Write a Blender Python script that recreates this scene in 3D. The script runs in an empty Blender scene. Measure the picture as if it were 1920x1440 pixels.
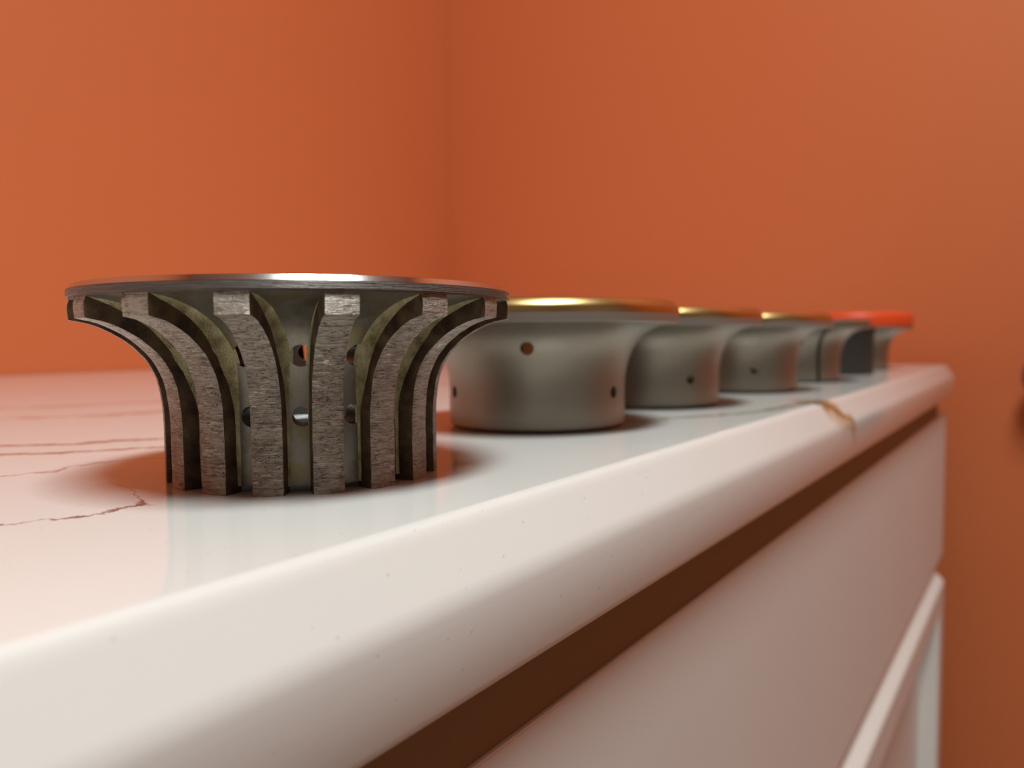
import bpy, bmesh, math, random
from mathutils import Vector, Matrix, noise

random.seed(7)
PI = math.pi
R = math.radians
sc = bpy.context.scene
COL = sc.collection
Z0 = 0.90                      # height of the countertop above the floor

# ------------------------------------------------------------------ camera, light, exposure
cam_d = bpy.data.cameras.new('camera')
cam = bpy.data.objects.new('camera', cam_d)
COL.objects.link(cam)
F = Vector((0.818704, 0.571115, -0.059594))
Rt = Vector((0.57173, -0.820404, -0.00784))
U = Vector((0.053369, 0.027653, 0.998192))
m = Matrix((Rt, U, -F)).transposed().to_4x4()
m.translation = Vector((0, 0, Z0 + 0.030))
cam.matrix_world = m
cam_d.sensor_width = 36.0
cam_d.lens = 1442.0 / 1920.0 * 36.0
cam_d.clip_start = 0.005
cam_d.clip_end = 50
cam_d.dof.use_dof = True
cam_d.dof.focus_distance = 0.150
cam_d.dof.aperture_fstop = 14.0
sc.camera = cam

w = bpy.data.worlds.new('world')
sc.world = w
w.use_nodes = True
w.node_tree.nodes['Background'].inputs[0].default_value = (1.0, 0.9, 0.8, 1)
w.node_tree.nodes['Background'].inputs[1].default_value = 0.02

LAMP_POS = (-0.14, -0.36, Z0 + 1.60)
ld = bpy.data.lights.new('ceiling_lamp_light', 'AREA')
ld.shape = 'RECTANGLE'
ld.size = 0.70
ld.size_y = 0.36
ld.energy = 32.5
ld.color = (0.895, 1.0, 0.985)
lo = bpy.data.objects.new('ceiling_lamp_light', ld)
lo.location = LAMP_POS
COL.objects.link(lo)

sc.view_settings.view_transform = 'Standard'
sc.view_settings.look = 'None'
sc.view_settings.gamma = 1.0
sc.view_settings.use_curve_mapping = False
sc.view_settings.exposure = 0.0
sc.cycles.max_bounces = 10
sc.cycles.diffuse_bounces = 6
sc.cycles.glossy_bounces = 5
sc.cycles.use_denoising = True
sc.cycles.caustics_reflective = False
sc.cycles.caustics_refractive = False
sc.cycles.sample_clamp_indirect = 6.0


# ------------------------------------------------------------------ node helpers
class NT:
    def __init__(s, name):
        s.mat = bpy.data.materials.new(name)
        s.mat.use_nodes = True
        s.t = s.mat.node_tree
        s.b = s.t.nodes['Principled BSDF']

    def n(s, kind, ins=None, **kw):
        nd = s.t.nodes.new(kind)
        for k, v in kw.items():
            setattr(nd, k, v)
        for k, v in (ins or {}).items():
            s.set(nd, k, v)
        return nd

    def set(s, nd, k, v):
        i = nd.inputs[k]
        if isinstance(v, bpy.types.NodeSocket):
            s.t.links.new(v, i)
        else:
            i.default_value = v

    def P(s, **kw):
        for k, v in kw.items():
            s.set(s.b, k.replace('_', ' '), v)

    def coord(s, which='Object'):
        return s.n('ShaderNodeTexCoord').outputs[which]

    def math(s, op, a, b=0.0, c=0.0, clamp=False):
        nd = s.n('ShaderNodeMath', operation=op, use_clamp=clamp)
        s.set(nd, 0, a)
        s.set(nd, 1, b)
        s.set(nd, 2, c)
        return nd.outputs[0]

    def noise(s, vec, scale, detail=4, rough=0.55, dist=0.0):
        return s.n('ShaderNodeTexNoise', {'Vector': vec, 'Scale': scale, 'Detail': detail, 'Roughness': rough, 'Distortion': dist}).outputs[0]

    def mapping(s, vec, scale=(1, 1, 1), loc=(0, 0, 0)):
        return s.n('ShaderNodeMapping', {'Vector': vec, 'Scale': scale, 'Location': loc}).outputs[0]

    def ramp(s, fac, stops, interp='LINEAR'):
        nd = s.n('ShaderNodeValToRGB', {'Fac': fac})
        cr = nd.color_ramp
        cr.interpolation = interp
        while len(cr.elements) < len(stops):
            cr.elements.new(0.5)
        for e, (p, c) in zip(cr.elements, stops):
            e.position = p
            e.color = (c, c, c, 1) if isinstance(c, (int, float)) else (*c, 1)
        return nd.outputs[0]

    def mix(s, fac, a, b):
        nd = s.n('ShaderNodeMix', data_type='RGBA')
        s.set(nd, 0, fac)
        for k, v in ((6, a), (7, b)):
            if not isinstance(v, bpy.types.NodeSocket):
                v = (*v, 1)
            s.set(nd, k, v)
        return nd.outputs[2]

    def bump(s, h, strength=0.5, dist=0.0003, normal=None):
        ins = {'Height': h, 'Strength': strength, 'Distance': dist}
        if normal is not None:
            ins['Normal'] = normal
        return s.n('ShaderNodeBump', ins).outputs[0]


def srgb(r, g, b):
    f = lambda c: (c / 255 / 12.92) if c / 255 <= 0.04045 else ((c / 255 + 0.055) / 1.055) ** 2.4
    return (f(r), f(g), f(b))


def simple(name, col, rough=0.5, metal=0.0, bump=None):
    t = NT(name)
    t.P(Base_Color=(*col, 1), Roughness=rough, Metallic=metal)
    if bump:
        t.P(Normal=t.bump(t.noise(t.coord(), bump[0], 5), bump[1], bump[2]))
    return t.mat


# ------------------------------------------------------------------ materials
def mat_wall():
    t = NT('orange_paint')
    co = t.coord()
    v = t.noise(co, 3.0, 3)
    t.P(Base_Color=t.mix(v, WALL_A, WALL_B), Roughness=0.55,
        Normal=t.bump(t.noise(co, 260.0, 3), 0.12, 0.0006))
    t.b.inputs['Specular IOR Level'].default_value = 0.3
    return t.mat


WALL_A = (0.640, 0.165, 0.056)
WALL_B = (0.665, 0.175, 0.062)
M_wall = mat_wall()
M_plain = simple('off_white_paint', (0.46, 0.47, 0.46), 0.6)
M_ceil = simple('white_ceiling_paint', (0.75, 0.72, 0.68), 0.7)
M_floor = simple('floor_laminate', (0.30, 0.24, 0.19), 0.45)


def mat_counter(veins):
    t = NT('white_veined_quartz')
    co = t.coord()                                   # object origin at counter level
    sep = t.n('ShaderNodeSeparateXYZ', {0: co})
    x = sep.outputs[0]
    s = t.math('ADD', sep.outputs[1], sep.outputs[2])   # the vein runs on over the rounded edge
    base = t.mix(t.noise(co, 14.0, 4), (0.80, 0.785, 0.755), (0.85, 0.84, 0.81))
    wob = t.math('MULTIPLY', t.math('SUBTRACT', t.noise(co, 160.0, 4, 0.65), 0.5), 0.010)
    pat = t.noise(co, 55.0, 3, 0.6)
    for pts, width, colr, gap, strength in veins:
        x0, x1 = pts[0][0], pts[-1][0]
        lo_, hi_ = min(p[1] for p in pts) - 0.01, max(p[1] for p in pts) + 0.01
        fc = t.n('ShaderNodeFloatCurve')
        cv = fc.mapping.curves[0]
        while len(cv.points) < len(pts):
            cv.points.new(0.5, 0.5)
        for p, (px, py) in zip(cv.points, pts):
            p.location = ((px - x0) / (x1 - x0), (py - lo_) / (hi_ - lo_))
            p.handle_type = 'VECTOR'
        fc.mapping.update()
        u = t.math('DIVIDE', t.math('SUBTRACT', x, x0), x1 - x0)
        t.set(fc, 'Value', t.math('MAXIMUM', t.math('MINIMUM', u, 1.0), 0.0))
        yc = t.math('MULTIPLY_ADD', fc.outputs[0], hi_ - lo_, lo_)
        d = t.math('ABSOLUTE', t.math('ADD', t.math('SUBTRACT', s, yc), wob))
        wv = t.math('MULTIPLY', t.math('ADD', pat, -gap), width / max(0.05, 0.55 - gap))
        line = t.math('SUBTRACT', 1.0, t.math('DIVIDE', d, t.math('MAXIMUM', wv, 1e-5)), clamp=True)
        line = t.math('POWER', line, 0.6)
        inside = t.math('MULTIPLY', t.math('GREATER_THAN', u, 0.0), t.math('LESS_THAN', u, 1.0))
        f = t.math('MULTIPLY', t.math('MULTIPLY', line, inside), strength, clamp=True)
        base = t.mix(f, base, colr)
    # fine dark specks of the stone
    vo = t.n('ShaderNodeTexVoronoi', {'Vector': co, 'Scale': 330.0})
    sp = t.math('LESS_THAN', vo.outputs['Distance'], 0.09)
    rnd = t.n('ShaderNodeSeparateColor', {0: vo.outputs['Color']}).outputs[0]
    sp = t.math('MULTIPLY', sp, t.math('GREATER_THAN', rnd, 0.72))
    base = t.mix(t.math('MULTIPLY', sp, 0.30), base, (0.30, 0.26, 0.22))
    t.P(Base_Color=base, Roughness=0.07, Normal=t.bump(t.noise(co, 900.0, 2), 0.02, 0.0002))
    t.b.inputs['Specular IOR Level'].default_value = 0.5
    return t.mat


M_carc = simple('shade_brown_carcass', (0.27, 0.155, 0.065), 0.6)  # brown puts the shade under the counter overhang into the carcass colour
M_cab = simple('white_cabinet_lacquer', (0.83, 0.79, 0.75), 0.38)


def mat_segment():
    t = NT('sintered_diamond_segment')
    co = t.coord()
    rnd = t.n('ShaderNodeObjectInfo').outputs['Random']
    off = t.n('ShaderNodeCombineXYZ', {0: rnd, 1: t.math('MULTIPLY', rnd, 3.7), 2: t.math('MULTIPLY', rnd, 1.3)}).outputs[0]
    cv = t.n('ShaderNodeVectorMath', {0: co, 1: off}, operation='ADD').outputs[0]
    st = t.noise(t.mapping(cv, (500, 600, 4000)), 1.0, 4, 0.6)
    st2 = t.noise(t.mapping(cv, (300, 260, 1900)), 1.0, 2, 0.5)
    streak = t.math('MULTIPLY_ADD', st2, 0.6, t.math('MULTIPLY', st, 0.6))
    pits = t.noise(t.mapping(cv, (2400, 1900, 2600)), 1.0, 2, 0.5)
    pit = t.ramp(pits, [(0.27, 0.0), (0.34, 1.0)])
    h = t.math('MULTIPLY', t.ramp(streak, [(0.40, 0.0), (0.72, 1.0)]), 1.0)
    hh = t.math('ADD', h, t.math('MULTIPLY', pit, 0.8))
    ck = t.noise(t.mapping(cv, (400, 560, 3000)), 1.0, 3, 0.6, 0.4)
    crack = t.ramp(t.math('ABSOLUTE', t.math('SUBTRACT', ck, 0.46)), [(0.004, 0.0), (0.022, 1.0)])
    patch = t.ramp(t.noise(cv, 420.0, 2), [(0.42, 0.0), (0.58, 1.0)])
    crack = t.math('MAXIMUM', crack, patch)
    hh = t.math('ADD', hh, t.math('MULTIPLY', crack, 0.9))
    tone = t.noise(cv, 120.0, 3)
    col = t.mix(t.ramp(streak, [(0.42, 0.0), (0.62, 1.0)]), (0.18, 0.135, 0.105), (0.45, 0.40, 0.335))
    col = t.mix(t.ramp(tone, [(0.4, 0.0), (0.7, 0.5)]), col, (0.32, 0.26, 0.21))
    col = t.mix(pit, (0.05, 0.035, 0.025), col)
    col = t.mix(crack, (0.085, 0.062, 0.046), col)
    t.P(Base_Color=col, Metallic=0.6, Roughness=0.36, Normal=t.bump(hh, 1.0, 0.00028))
    return t.mat


def mat_side():
    t = NT('stained_segment_side')
    co = t.coord()
    a = t.noise(co, 220.0, 5, 0.6)
    col = t.ramp(a, [(0.32, (0.026, 0.013, 0.006)), (0.5, (0.085, 0.047, 0.021)), (0.68, (0.14, 0.095, 0.045))])
    t.P(Base_Color=col, Metallic=0.15, Roughness=0.6, Normal=t.bump(t.noise(co, 2200.0, 4), 0.4, 0.00015))
    return t.mat


def mat_braze():
    t = NT('olive_braze')
    co = t.coord()
    a = t.noise(co, 260.0, 5, 0.6)
    col = t.ramp(a, [(0.30, (0.18, 0.13, 0.055)), (0.5, (0.42, 0.36, 0.185)), (0.7, (0.60, 0.53, 0.32))])
    t.P(Base_Color=col, Metallic=0.3, Roughness=0.48, Normal=t.bump(t.noise(co, 2200.0, 4, 0.6), 0.9, 0.0003))
    return t.mat


def mat_core():
    t = NT('tarnished_steel_core')
    co = t.coord()
    a = t.noise(co, 130.0, 5, 0.6)
    col = t.ramp(a, [(0.36, (0.17, 0.135, 0.085)), (0.50, (0.225, 0.21, 0.18)), (0.66, (0.20, 0.165, 0.085))])
    t.P(Base_Color=col, Metallic=0.8, Roughness=0.40, Normal=t.bump(t.noise(co, 2400.0, 4), 0.25, 0.0001))
    return t.mat


def mat_turned():
    t = NT('turned_steel_rim')
    co = t.coord()
    st = t.noise(t.mapping(co, (160, 160, 3200)), 1.0, 4, 0.65)
    col = t.mix(st, (0.05, 0.040, 0.034), (0.22, 0.195, 0.175))
    t.P(Base_Color=col, Metallic=0.75, Roughness=t.math('MULTIPLY_ADD', st, 0.2, 0.25),
        Normal=t.bump(t.ramp(st, [(0.35, 0.0), (0.7, 1.0)]), 0.8, 0.0003))
    return t.mat


def mat_grit(name, a, b, metal=0.68, rough=0.36):
    t = NT(name)
    co = t.coord()
    g = t.noise(co, 2600.0, 3, 0.6)
    col = t.mix(t.noise(co, 60.0, 4), a, b)
    t.P(Base_Color=col, Metallic=metal, Roughness=rough, Normal=t.bump(g, 0.35, 0.00015))
    return t.mat


M_seg = mat_segment()
M_side = mat_side()
M_braze = mat_braze()
M_core = mat_core()
M_turn = mat_turned()
M_cham = simple('bright_machined_chamfer', (0.60, 0.59, 0.585), 0.16, 1.0, (1500, 0.05, 0.0001))
M_bore = simple('steel_bore', (0.42, 0.42, 0.41), 0.30, 1.0)
M_grit = mat_grit('grey_plated_grit', (0.25, 0.225, 0.175), (0.29, 0.265, 0.215))
M_band = mat_grit('mauve_grey_rim_band', (0.30, 0.25, 0.215), (0.34, 0.29, 0.25), 0.5, 0.38)
M_gold = simple('gold_anodised_metal', (0.55, 0.375, 0.155), 0.29, 1.0, (1800, 0.05, 0.0001))
M_brown = mat_grit('brown_rim_band', (0.20, 0.16, 0.12), (0.24, 0.19, 0.14), 0.5, 0.4)
M_black = mat_grit('black_resin', (0.020, 0.016, 0.012), (0.026, 0.018, 0.013), 0.0, 0.75)
M_red = simple('bright_red_plastic', (0.80, 0.075, 0.014), 0.4)
M_dark = simple('dark_bore', (0.06, 0.05, 0.04), 0.5, 0.5)  # dark inner wall colour, so the drilled holes read black
M_knob = simple('dark_grey_metal', (0.16, 0.15, 0.14), 0.45, 0.3)
M_lampm = simple('white_enamel', (0.8, 0.8, 0.8), 0.4)


# ------------------------------------------------------------------ mesh helpers
def finish(name, bm_or_me, mats, parent=None, loc=(0, 0, 0), rotz=0.0, angle=35, smooth=True):
    if isinstance(bm_or_me, bmesh.types.BMesh):
        me = bpy.data.meshes.new(name)
        bm_or_me.normal_update()
        bm_or_me.to_mesh(me)
        bm_or_me.free()
    else:
        me = bm_or_me
    for mt in (mats if isinstance(mats, (list, tuple)) else [mats]):
        me.materials.append(mt)
    if smooth:
        me.shade_smooth()
        me.set_sharp_from_angle(angle=R(angle))
    o = bpy.data.objects.new(name, me)
    COL.objects.link(o)
    o.parent = parent
    o.location = loc
    o.rotation_euler = (0, 0, rotz)
    return o


def thing(name, label, cat, loc=(0, 0, 0), rotz=0.0, group=None):
    o = bpy.data.objects.new(name, None)
    o.empty_display_size = 0.02
    COL.objects.link(o)
    o.location = loc
    o.rotation_euler = (0, 0, rotz)
    o['label'] = label
    o['category'] = cat
    if group:
        o['group'] = group
    return o


def tag(o, label, cat, group=None):
    o['label'] = label
    o['category'] = cat
    if group:
        o['group'] = group
    return o


def box(bm, x0, x1, y0, y1, z0, z1, bev=0.0, seg=2):
    r = bmesh.ops.create_cube(bm, size=1.0)
    vs = r['verts']
    for v in vs:
        v.co = Vector((x0 + (v.co.x + 0.5) * (x1 - x0), y0 + (v.co.y + 0.5) * (y1 - y0), z0 + (v.co.z + 0.5) * (z1 - z0)))
    if bev > 0:
        es = list({e for v in vs for e in v.link_edges})
        bmesh.ops.bevel(bm, geom=es, offset=bev, segments=seg, profile=0.5, affect='EDGES')
    return bm


def prism_x(bm, prof, x0, x1):
    a = [bm.verts.new((x0, y, z)) for y, z in prof]
    b = [bm.verts.new((x1, y, z)) for y, z in prof]
    n = len(prof)
    for i in range(n):
        bm.faces.new((a[i], a[(i + 1) % n], b[(i + 1) % n], b[i]))
    bm.faces.new(a[::-1])
    bm.faces.new(b)
    bmesh.ops.recalc_face_normals(bm, faces=bm.faces)
    return bm


def lathe(prof, seg=128, closed=True):
    """A (radius, height) polygon swept around z; closed polygons give solid rings."""
    bm = bmesh.new()
    rings = []
    for k in range(seg):
        a = 2 * PI * k / seg
        rings.append([bm.verts.new((r * math.cos(a), r * math.sin(a), z)) for r, z in prof])
    n = len(prof)
    for k in range(seg):
        A, B = rings[k], rings[(k + 1) % seg]
        for i in range(n if closed else n - 1):
            j = (i + 1) % n
            bm.faces.new((A[i], B[i], B[j], A[j]))
    bmesh.ops.recalc_face_normals(bm, faces=bm.faces)
    return bm


def curve_pts(pts, n):
    """Catmull-Rom through pts, n samples, evenly spaced by length."""
    P = [Vector((a, b, 0)) for a, b in pts]
    P = [2 * P[0] - P[1]] + P + [2 * P[-1] - P[-2]]
    dense = []
    for i in range(1, len(P) - 2):
        for k in range(12):
            t = k / 12
            p0, p1, p2, p3 = P[i - 1:i + 3]
            dense.append(0.5 * ((2 * p1) + (p2 - p0) * t + (2 * p0 - 5 * p1 + 4 * p2 - p3) * t * t + (3 * p1 - p0 - 3 * p2 + p3) * t ** 3))
    dense.append(P[-2])
    L = [0.0]
    for a, b in zip(dense, dense[1:]):
        L.append(L[-1] + (b - a).length)
    out = []
    j = 0
    for k in range(n):
        s = L[-1] * k / (n - 1)
        while j < len(L) - 2 and L[j + 1] < s:
            j += 1
        f = (s - L[j]) / max(1e-9, L[j + 1] - L[j])
        p = dense[j].lerp(dense[j + 1], min(1, max(0, f)))
        out.append((p.x, p.y))
    return out


def drill(bm, cutters):
    """Boolean difference of a solid with small cutter solids; returns the mesh."""
    me = bpy.data.meshes.new('tmp')
    bm.to_mesh(me)
    bm.free()
    o = bpy.data.objects.new('tmp', me)
    COL.objects.link(o)
    cm = bpy.data.meshes.new('tmp_cut')
    cutters.to_mesh(cm)
    cutters.free()
    c = bpy.data.objects.new('tmp_cut', cm)
    COL.objects.link(c)
    md = o.modifiers.new('b', 'BOOLEAN')
    md.operation = 'DIFFERENCE'
    md.solver = 'EXACT'
    md.object = c
    dg = bpy.context.evaluated_depsgraph_get()
    dg.update()
    res = bpy.data.meshes.new_from_object(o.evaluated_get(dg))
    bpy.data.objects.remove(o)
    bpy.data.objects.remove(c)
    return res


def rod(bm, ang, z, r0, r1, rad, tilt=0.0):
    """A drilling rod along the radius at azimuth ang."""
    mt = Matrix.Translation((math.cos(ang) * (r0 + r1) / 2, math.sin(ang) * (r0 + r1) / 2, z)) @ \
        Matrix.Rotation(ang, 4, 'Z') @ Matrix.Rotation(PI / 2 + tilt, 4, 'Y')
    bmesh.ops.create_cone(bm, cap_ends=True, segments=28, radius1=rad, radius2=rad, depth=r1 - r0, matrix=mt)


def slot(bm, ang, r0, r1, wid, z0, z1, lean=0.0):
    mt = Matrix.Rotation(ang, 4, 'Z') @ Matrix.Translation(((r0 + r1) / 2, 0, (z0 + z1) / 2)) @ \
        Matrix.Rotation(lean, 4, 'X') @ Matrix.Diagonal((r1 - r0, wid, z1 - z0, 1))
    bmesh.ops.create_cube(bm, size=1.0, matrix=mt)


# ------------------------------------------------------------------ the room
X_R, Y_B, X_L, Y_F, CEIL = 0.935, 0.765, -2.2, -2.4, Z0 + 1.69


def structure(name, x0, x1, y0, y1, z0, z1, mt):
    o = finish(name, box(bmesh.new(), x0, x1, y0, y1, z0, z1), mt, smooth=False)
    o['kind'] = 'structure'
    return o


T = 0.1
structure('floor', X_L - T, X_R + T, Y_F - T, Y_B + T, -T, 0, M_floor)
structure('ceiling', X_L - T, X_R + T, Y_F - T, Y_B + T, CEIL, CEIL + T, M_ceil)
structure('wall_back', X_L - T, X_R + T, Y_B, Y_B + T, 0, CEIL, M_wall)
structure('wall_right', X_R, X_R + T, Y_F - T, Y_B, 0, CEIL, M_wall)
structure('wall_left', X_L - T, X_L, Y_F - T, Y_B, 0, CEIL, M_plain)
structure('wall_front', X_L, X_R, Y_F - T, Y_F, 0, CEIL, M_plain)

# ceiling lamp (outside the frame, the room's light)
lamp = thing('ceiling_lamp', 'rectangular white ceiling lamp above the room, out of the frame', 'lamp', (LAMP_POS[0], LAMP_POS[1], CEIL))
bm = bmesh.new()
hx, hy, d = 0.38, 0.21, 0.085
for a in ((-hx, hx, -hy, -hy + 0.02), (-hx, hx, hy - 0.02, hy), (-hx, -hx + 0.02, -hy + 0.02, hy - 0.02), (hx - 0.02, hx, -hy + 0.02, hy - 0.02)):
    box(bm, *a, -d, 0)
finish('lamp_frame', bm, M_lampm, lamp, smooth=False)
finish('back_plate', box(bmesh.new(), -hx, hx, -hy, hy, -0.02, 0), M_lampm, lamp, smooth=False)

# ------------------------------------------------------------------ countertop
X_END, Y_F0, TH, FR = 0.878, 0.0755, 0.0294, 0.0088
X_START = -0.35


def counter_mesh():
    prof = [(0.0022, -TH), (0.0006, -TH + 0.0006), (0.0, -TH + 0.0022)]
    # front face, soft turn, wide bevel, eased upper arris
    edge = curve_pts([(0.0, -0.0155), (0.00025, -0.0128), (0.0009, -0.0108), (0.0017, -0.0094)], 10)
    edge += curve_pts([(0.0055, -0.0030), (0.0064, -0.0016), (0.0074, -0.0005), (0.0088, 0.0)], 10)
    prof += edge + [(FR + 0.0006, 0.0)]
    rc = 0.007
    bm = bmesh.new()
    rings = []
    for d, z in prof:
        x1, yf = X_END - d, Y_F0 + d
        r = max(rc - d, 0.0008)
        pts = [(X_START, yf)]
        for k in range(9):
            a = -PI / 2 + PI / 2 * k / 8
            pts.append((x1 - r + r * math.cos(a), yf + r + r * math.sin(a)))
        pts += [(x1, Y_B - 0.001), (X_START, Y_B - 0.001)]
        rings.append([bm.verts.new((x, y, z)) for x, y in pts])
    n = len(rings[0])
    for A, B in zip(rings, rings[1:]):
        for i in range(n):
            j = (i + 1) % n
            bm.faces.new((A[i], A[j], B[j], B[i]))
    bm.faces.new(rings[0][::-1])
    bm.faces.new(rings[-1])
    bmesh.ops.recalc_face_normals(bm, faces=bm.faces)
    return bm


BROWN, DARK, PALE, GOLD = (0.30, 0.155, 0.06), (0.11, 0.04, 0.03), (0.40, 0.27, 0.15), (0.55, 0.30, 0.08)
veins = [
    ([(-0.30, 0.43), (-0.05, 0.33), (0.0966, 0.2484), (0.1022, 0.2414), (0.1101, 0.2329), (0.1213, 0.2303), (0.1312, 0.2212), (0.20, 0.195)], 0.0034, (0.16, 0.085, 0.022), 0.0, 1.0),
    ([(-0.05, 0.30), (0.0887, 0.2284), (0.0979, 0.219), (0.1067, 0.2141), (0.1212, 0.2044), (0.19, 0.175)], 0.0030, (0.18, 0.10, 0.030), 0.1, 0.9),
    ([(0.030, 0.147), (0.0542, 0.1407), (0.0568, 0.1393), (0.0595, 0.1379), (0.0623, 0.1365), (0.0653, 0.1355), (0.0677, 0.1348), (0.0707, 0.1362), (0.0745, 0.1359), (0.0770, 0.1350)], 0.0005, DARK, 0.36, 0.95),
    ([(0.0748, 0.1358), (0.0778, 0.1394), (0.0809, 0.1467), (0.0825, 0.1521), (0.0832, 0.1569), (0.0842, 0.1635)], 0.0009, DARK, 0.40, 0.95),
    ([(0.02, 0.215), (0.0741, 0.1912), (0.0799, 0.1895), (0.084, 0.1883), (0.0898, 0.192), (0.0977, 0.1909), (0.1029, 0.1906), (0.11, 0.1857)], 0.0014, (0.36, 0.17, 0.11), 0.34, 0.7),
    ([(0.0, 0.42), (0.1315, 0.3369), (0.1458, 0.3248), (0.1593, 0.312), (0.185, 0.311), (0.30, 0.30)], 0.007, PALE, 0.30, 0.8),
    ([(0.0, 0.45), (0.1518, 0.3885), (0.1687, 0.3754), (0.1893, 0.3679), (0.2147, 0.3607), (0.40, 0.32)], 0.008, PALE, 0.2, 0.7),
    ([(0.2481, 0.1221), (0.2659, 0.1135), (0.2831, 0.1035), (0.2992, 0.0960), (0.3193, 0.0920), (0.3494, 0.0895), (0.3700, 0.0870)], 0.0040, (0.36, 0.30, 0.18), 0.1, 0.95),
    ([(0.358, 0.0905), (0.366, 0.0860), (0.3745, 0.0785), (0.3830, 0.0720), (0.3900, 0.0660), (0.3990, 0.0640)], 0.0200, GOLD, 0.25, 0.85),
    ([(0.352, 0.0880), (0.366, 0.0830), (0.3805, 0.0735), (0.3990, 0.0640)], 0.0050, (0.14, 0.08, 0.02), 0.33, 0.95),
]
M_counter = mat_counter(veins)
ct = finish('countertop', counter_mesh(), M_counter, loc=(0, 0, Z0), angle=40)
tag(ct, 'white polished quartz countertop with brown veins and rounded front edge', 'countertop')

# ------------------------------------------------------------------ cabinet
cab = thing('cabinet', 'white lacquered base cabinet with drawer fronts under the countertop', 'cabinet', (0, 0, 0))
YD, XD = 0.0833, 0.885
XC0 = -0.30
finish('body', box(bmesh.new(), XC0, XD - 0.045, YD + 0.0145, Y_B - 0.02, 0.0, Z0 - TH), M_carc, cab, smooth=False)
finish('recess_shade_rail', box(bmesh.new(), XC0, XD - 0.060, YD + 0.0012, YD + 0.0138, Z0 - 0.0476, Z0 - TH - 0.0002), M_carc, cab, smooth=False)  # strip added in the recess, its brown standing in for shade
# upper slab front: lower edge chamfered back
bm = prism_x(bmesh.new(), [(YD + 0.0005, Z0 - 0.0478), (YD + 0.014, Z0 - 0.0478), (YD + 0.014, Z0 - 0.2067), (YD, Z0 - 0.1927), (YD, Z0 - 0.0485)], XC0, XD)
finish('drawer_front', bm, M_cab, cab, smooth=False)
# lower front: frame with a recessed panel, top edge bevelled
YL, ZT, XL = 0.0797, Z0 - 0.2172, 0.869
low = finish('framed_drawer_front',
             prism_x(bmesh.new(), [(YL, ZT), (YL + 0.0012, ZT + 0.0020), (YL + 0.012, ZT + 0.0125), (YL + 0.0177, ZT + 0.0125), (YL + 0.0177, ZT - 0.0240), (YL, ZT - 0.0240)], XC0, XL),
             M_cab, cab, smooth=False)
ZL = Z0 - 0.78
ZI = ZT - 0.0242
finish('stile', box(bmesh.new(), XL - 0.030, XL, YL, YL + 0.0177, ZL, ZI), M_cab, low, smooth=False)
finish('stile', box(bmesh.new(), XC0, XC0 + 0.03, YL, YL + 0.0177, ZL, ZI), M_cab, low, smooth=False)
finish('bottom_rail', box(bmesh.new(), XC0 + 0.03, XL - 0.030, YL, YL + 0.0177, ZL, ZL + 0.03), M_cab, low, smooth=False)
finish('recessed_panel', box(bmesh.new(), XC0 + 0.0302, XL - 0.0302, YL + 0.0160, YL + 0.0176, ZL + 0.0302, ZI), M_cab, low, smooth=False)

# ------------------------------------------------------------------ the segmented wheel in front
GROUP = 'row of profile wheels on the countertop'
C1 = (0.1168, 0.1391, Z0)
w1 = thing('profile_wheel', 'steel profile wheel with brown diamond segments curving up under its flange, nearest of the row', 'grinding wheel', C1, R(-133.2), GROUP)
OUT = [(0.0297, 0.0), (0.0297, 0.0065), (0.0297, 0.0125), (0.0300, 0.0173), (0.0308, 0.0217), (0.0322, 0.0250), (0.0340, 0.0275), (0.0365, 0.0299), (0.0395, 0.0319), (0.0430, 0.0335), (0.0466, 0.0343)]
COR = [(0.0256, 0.0012), (0.0256, 0.0070), (0.0256, 0.0140), (0.0259, 0.0190), (0.0267, 0.0235), (0.0281, 0.0274), (0.0301, 0.0306), (0.0329, 0.0334), (0.0366, 0.0356), (0.0412, 0.0373), (0.0464, 0.0383)]
NS = 16
NP = 34
outp, corp = curve_pts(OUT, NP), curve_pts(COR, NP)

core_prof = corp + [(0.0464, 0.0386), (0.0178, 0.0386), (0.0178, 0.0112), (0.0158, 0.0104), (0.0158, 0.0012)]
cut = bmesh.new()
for k in range(NS):
    a = 2 * PI * k / NS + R(1.8)
    rod(cut, a, 0.0269, 0.012, 0.036, 0.00215)
    rod(cut, a, 0.0150, 0.013, 0.034, 0.00205)
me = drill(lathe(core_prof, 168), cut)
core = finish('core', me, [M_core, M_bore], w1, angle=30)
for p in me.polygons:
    c = p.center
    if math.hypot(c.x, c.y) < 0.0181 and c.z < 0.0385:
        p.material_index = 1
# flange: turned band with a bright chamfer
RB = 0.0468
finish('flange', lathe([(0.0178, 0.0386), (RB - 0.0002, 0.0386), (RB, 0.0387), (RB, 0.0400), (RB - 0.00015, 0.0401), (0.0178, 0.0401)], 192), M_turn, w1, angle=50)
finish('rim_chamfer', lathe([(0.0178, 0.0401), (RB - 0.0001, 0.0401), (RB - 0.0008, 0.0411), (RB - 0.0012, 0.0412), (0.0178, 0.0412)], 192), M_cham, w1, angle=20)


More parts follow.
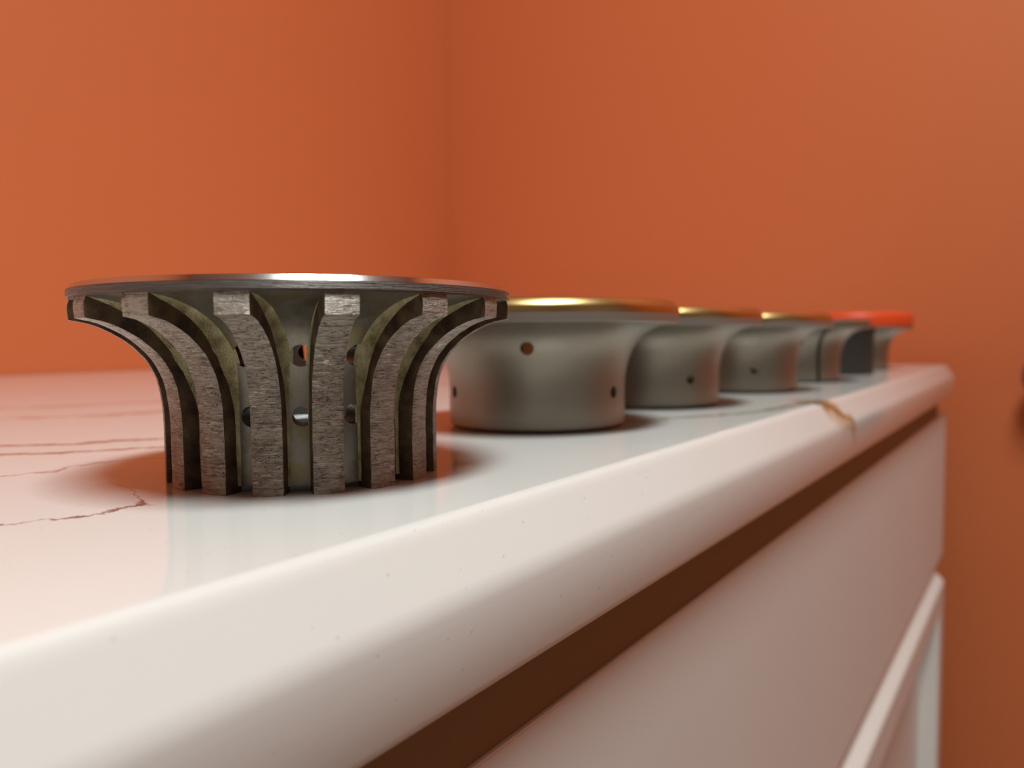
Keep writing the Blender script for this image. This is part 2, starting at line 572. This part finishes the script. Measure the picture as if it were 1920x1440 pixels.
def segment_mesh(seed):
    rnd = random.Random(seed)
    W = 0.00595
    NW = 8
    bm = bmesh.new()
    grid = []
    for i, (r, z) in enumerate(outp):
        row = []
        for j in range(NW + 1):
            y = (j / NW - 0.5) * W
            e = 0.00012 * (1 if j in (0, NW) else 0.25)
            nv = noise.noise_vector(Vector((seed * 3.1 + r * 900, y * 900, z * 900)))
            rr = r - abs(nv.x) * e * 1.6
            # chamfered arris
            edge = 0.00018 if j in (0, NW) else 0.0
            row.append(bm.verts.new((math.sqrt(max(1e-9, (rr - edge) ** 2 - y * y)), y + nv.y * e * 0.6, z + (nv.z * e * 0.5 if 0 < i else 0))))
        grid.append(row)
    # vertical tip
    for z in (0.0358, 0.0371, 0.03835):
        row = []
        for j in range(NW + 1):
            y = (j / NW - 0.5) * W
            nv = noise.noise_vector(Vector((seed * 3.1, y * 900, z * 900)))
            rr = 0.0466 - abs(nv.x) * 0.0002 - (0.0004 if z > 0.038 else 0)
            row.append(bm.verts.new((math.sqrt(rr * rr - y * y), y + nv.y * 0.00006, z)))
        grid.append(row)
    top = []
    for A, B in zip(grid, grid[1:]):
        for j in range(NW):
            f = bm.faces.new((A[j], A[j + 1], B[j + 1], B[j]))
            f.material_index = 0
    # side walls down to the core
    inner = [(r - 0.0006, z) for r, z in corp] + [(0.0455, 0.0384)] * 3
    inner[0] = (inner[0][0], 0.0)
    for j, flip in ((0, False), (NW, True)):
        y = (-0.5 if j == 0 else 0.5) * W
        iv = [bm.verts.new((r * 1.0, y, z)) for r, z in inner[:NP]]
        iv += [bm.verts.new((0.0455 + 0.0002 * q, y, 0.0384)) for q in range(3)]
        mid = []
        for i in range(len(grid)):
            o_ = grid[i][j].co
            p = o_.lerp(iv[i].co, 0.5)
            p.y = y + noise.noise(Vector((seed * 5.0, p.x * 500, p.z * 500))) * 0.00003
            mid.append(bm.verts.new(p))
        for i in range(len(grid) - 1):
            for P_, Q_ in (([grid[k][j] for k in (i, i + 1)], mid[i:i + 2]), (mid[i:i + 2], iv[i:i + 2])):
                q = (P_[0], P_[1], Q_[1], Q_[0])
                f = bm.faces.new(q if flip else q[::-1])
                f.material_index = 1
        top.append((mid, iv))
    # bottom and top ends
    f = bm.faces.new([grid[0][j] for j in range(NW, -1, -1)] + [top[0][0][0], top[0][1][0], top[1][1][0], top[1][0][0]])
    f.material_index = 0
    f = bm.faces.new([grid[-1][j] for j in range(NW + 1)] + [top[1][0][-1], top[1][1][-1], top[0][1][-1], top[0][0][-1]])
    f.material_index = 1
    bmesh.ops.recalc_face_normals(bm, faces=bm.faces)
    me = bpy.data.meshes.new('segment')
    bm.to_mesh(me)
    bm.free()
    return me


def bead_mesh(side, seed, size=1.0):
    """Fillet of braze running up the corner between a segment's flank and the core."""
    W = 0.00595
    bm = bmesh.new()
    rows = []
    K = 5
    for i, (r, z) in enumerate(corp):
        t = i / (NP - 1)
        a, b = corp[max(0, i - 1)], corp[min(NP - 1, i + 1)]
        tx, tz = b[0] - a[0], b[1] - a[1]
        L = math.hypot(tx, tz)
        nx, nz = tz / L, -tx / L                         # outward normal of the core profile
        n1 = noise.noise(Vector((seed * 7.3, t * 5, 0.3)))
        n2 = noise.noise(Vector((seed * 2.1, t * 6, 5.3)))
        grow = 0.55 + 1.0 * max(0.0, math.sin(PI * min(1, max(0, (t - 0.30) / 0.62))))
        up = 0.0023 * size * grow * (1 + 0.28 * n1)              # height up the flank
        out = 0.0013 * size * grow * (1 + 0.4 * n2)             # reach over the core
        if t > 0.93:
            f = (1 - t) / 0.07
            up *= 0.25 + 0.75 * f
            out *= 0.25 + 0.75 * f
        y0 = W / 2 - 0.0001
        row = []
        for k in range(K + 1):
            s = k / K
            # concave between (flank, up) and (out, core)
            yy = y0 + out * s ** 1.7
            hh = up * (1 - s) ** 1.7 - 0.0002 * s + 0.00005 * noise.noise(Vector((seed, t * 40, s * 5)))
            rr = r + nx * hh
            zz = z + nz * hh
            ang = yy / max(rr, 0.01)
            row.append(bm.verts.new((rr * math.cos(ang), side * rr * math.sin(ang), max(zz, 0.0012))))
        base = bm.verts.new(((r - nx * 0.0005) * math.cos(y0 / r), side * (r - nx * 0.0005) * math.sin(y0 / r), max(0.0012, z - nz * 0.0005)))
        rows.append(row + [base])
    n = K + 2
    for A, B in zip(rows, rows[1:]):
        for j in range(n):
            q = (A[j], A[(j + 1) % n], B[(j + 1) % n], B[j])
            bm.faces.new(q)
    bm.faces.new(rows[0])
    bm.faces.new(rows[-1][::-1])
    bmesh.ops.recalc_face_normals(bm, faces=bm.faces)
    me = bpy.data.meshes.new('braze_bead')
    bm.to_mesh(me)
    bm.free()
    return me


BEAD = {(15, 1): 1.0, (14, 1): 1.1, (13, 1): 1.0, (0, -1): 0.32, (0, 1): 0.5, (15, -1): 0.6, (1, -1): 0.95, (2, -1): 0.9}
for k in range(NS):
    a = 2 * PI * (k + 0.5) / NS
    s = finish('segment', segment_mesh(k), [M_seg, M_side], w1, rotz=a, angle=32)
    for side in (-1, 1):
        b = finish('braze_bead', bead_mesh(side, k * 2 + side, BEAD.get((k, side), 0.45)), M_braze, s, angle=60)


# ------------------------------------------------------------------ the smooth flared wheels behind
BODY = [(0.0304, 0.0014), (0.0304, 0.0070), (0.0304, 0.0135), (0.0308, 0.0182), (0.0318, 0.0225), (0.0332, 0.0260), (0.0352, 0.0290), (0.0380, 0.0316), (0.0416, 0.0335), (0.0455, 0.0344), (0.0478, 0.0347)]
RP = 0.0487


def body_prof(r_in=0.0235, ztop=0.0350):
    return [(0.0286, 0.0)] + curve_pts(BODY, 26) + [(0.0478, ztop), (r_in, ztop), (r_in, 0.0)]


def smooth_wheel(label, cx, cy, lower=None, upper=None, cap='gold', slots=None, bore=None, body_mat=M_grit, band_mat=M_band):
    t = thing('profile_wheel', label, 'grinding wheel', (cx, cy, Z0), 0.0, GROUP)
    cut = bmesh.new()
    n = 0
    for q in range(3):
        if lower is not None:
            rod(cut, R(lower) + 2 * PI / 3 * q, 0.0122, 0.018, 0.040, 0.0020)
            rod(cut, R(upper) + 2 * PI / 3 * q, 0.0268, 0.018, 0.046, 0.0021)
            n += 2
    if slots is not None:
        for q in range(4):
            slot(cut, R(slots) + PI / 2 * q, 0.0272, 0.060, 0.0026, -0.002, 0.0343, R(3))
            n += 1
    bm = lathe(body_prof(), 144)
    if n:
        me = drill(bm, cut)
    else:
        cut.free()
        me = bpy.data.meshes.new('body')
        bm.to_mesh(me)
        bm.free()
    o = finish('body', me, [body_mat, bore or M_dark], t, angle=35)
    for p in me.polygons:
        c = p.center
        if math.hypot(c.x, c.y) < 0.0238:
            p.material_index = 1
    finish('rim_band', lathe([(0.0235, 0.0350), (RP - 0.0004, 0.0345), (RP, 0.0348), (RP, 0.0374), (0.0235, 0.0374)], 144), band_mat, t, angle=40)
    if cap == 'gold':
        arc = [(RP - 0.0001, 0.0374), (RP - 0.0001, 0.0390), (RP - 0.0004, 0.0397), (RP - 0.0010, 0.0405), (RP - 0.0017, 0.0413), (RP - 0.0022, 0.0417), (RP - 0.0032, 0.0418)]
        finish('gold_cap', lathe([(0.0235, 0.0374)] + arc + [(0.0235, 0.0418)], 144), M_gold, t, angle=35)
    elif cap == 'red':
        arc = [(RP + 0.0004, 0.0376), (RP + 0.0006, 0.0385), (RP + 0.0006, 0.0460), (RP - 0.0004, 0.0482), (RP - 0.0028, 0.0495), (RP - 0.006, 0.0498)]
        finish('red_cap', lathe([(0.0235, 0.0376)] + arc + [(0.0235, 0.0498)], 144), M_red, t, angle=50)
    else:
        finish('top_plate', lathe([(0.0235, 0.0374), (RP - 0.0001, 0.0374), (RP - 0.0001, 0.0388), (RP - 0.0012, 0.0400), (0.0235, 0.0400)], 144), band_mat, t, angle=30)
    return t


smooth_wheel('smooth grey flared wheel with gold rim, directly behind the segmented wheel', 0.2247, 0.1462, -91.5, -152.0, bore=M_gold)
smooth_wheel('smooth grey flared wheel with gold rim, third wheel in the row', 0.3210, 0.1480, -121.6, -181.6)
smooth_wheel('smooth grey flared wheel with gold rim, fourth wheel in the row before the slotted one', 0.4278, 0.1424, -147.6, -207.6)
smooth_wheel('grey flared wheel with a dark vertical slot and plain brown rim', 0.5344, 0.1427, cap='plain', slots=-133.0, band_mat=M_brown)

w6 = thing('profile_wheel', 'short black straight-sided drum wheel standing before the red-capped wheel', 'grinding wheel', (0.6430, 0.1408, Z0), 0.0, GROUP)
finish('drum', lathe([(0.0085, 0.0), (0.0300, 0.0), (0.0306, 0.0006), (0.0306, 0.0300), (0.0310, 0.0335), (0.0318, 0.0352), (0.0085, 0.0352)], 128), M_black, w6, angle=35)
finish('top_plate', lathe([(0.0085, 0.0352), (0.0316, 0.0352), (0.0320, 0.0356), (0.0318, 0.0366), (0.0085, 0.0366)], 128), M_brown, w6, angle=35)

smooth_wheel('grey flared wheel with a thick bright red cap, last of the row', 0.7446, 0.1460, cap='red')

# ------------------------------------------------------------------ knob on the end wall
kb = thing('wall_knob', 'dark grey round knob on the orange wall beyond the cabinet', 'knob', (X_R, -0.0035, Z0 - 0.0080))
bm = lathe([(0.0, 0.0), (0.024, 0.0), (0.024, 0.003), (0.020, 0.005), (0.0, 0.005)], 48, False)
o = finish('base_plate', bm, M_knob, kb)
o.rotation_euler = (0, -PI / 2, 0)
bm = lathe([(0.0, 0.004), (0.010, 0.004), (0.009, 0.016), (0.015, 0.020), (0.0195, 0.026), (0.0200, 0.032), (0.0165, 0.038), (0.009, 0.0415), (0.0, 0.0425)], 48, False)
o = finish('knob_head', bm, M_knob, kb)
o.rotation_euler = (0, -PI / 2, 0)
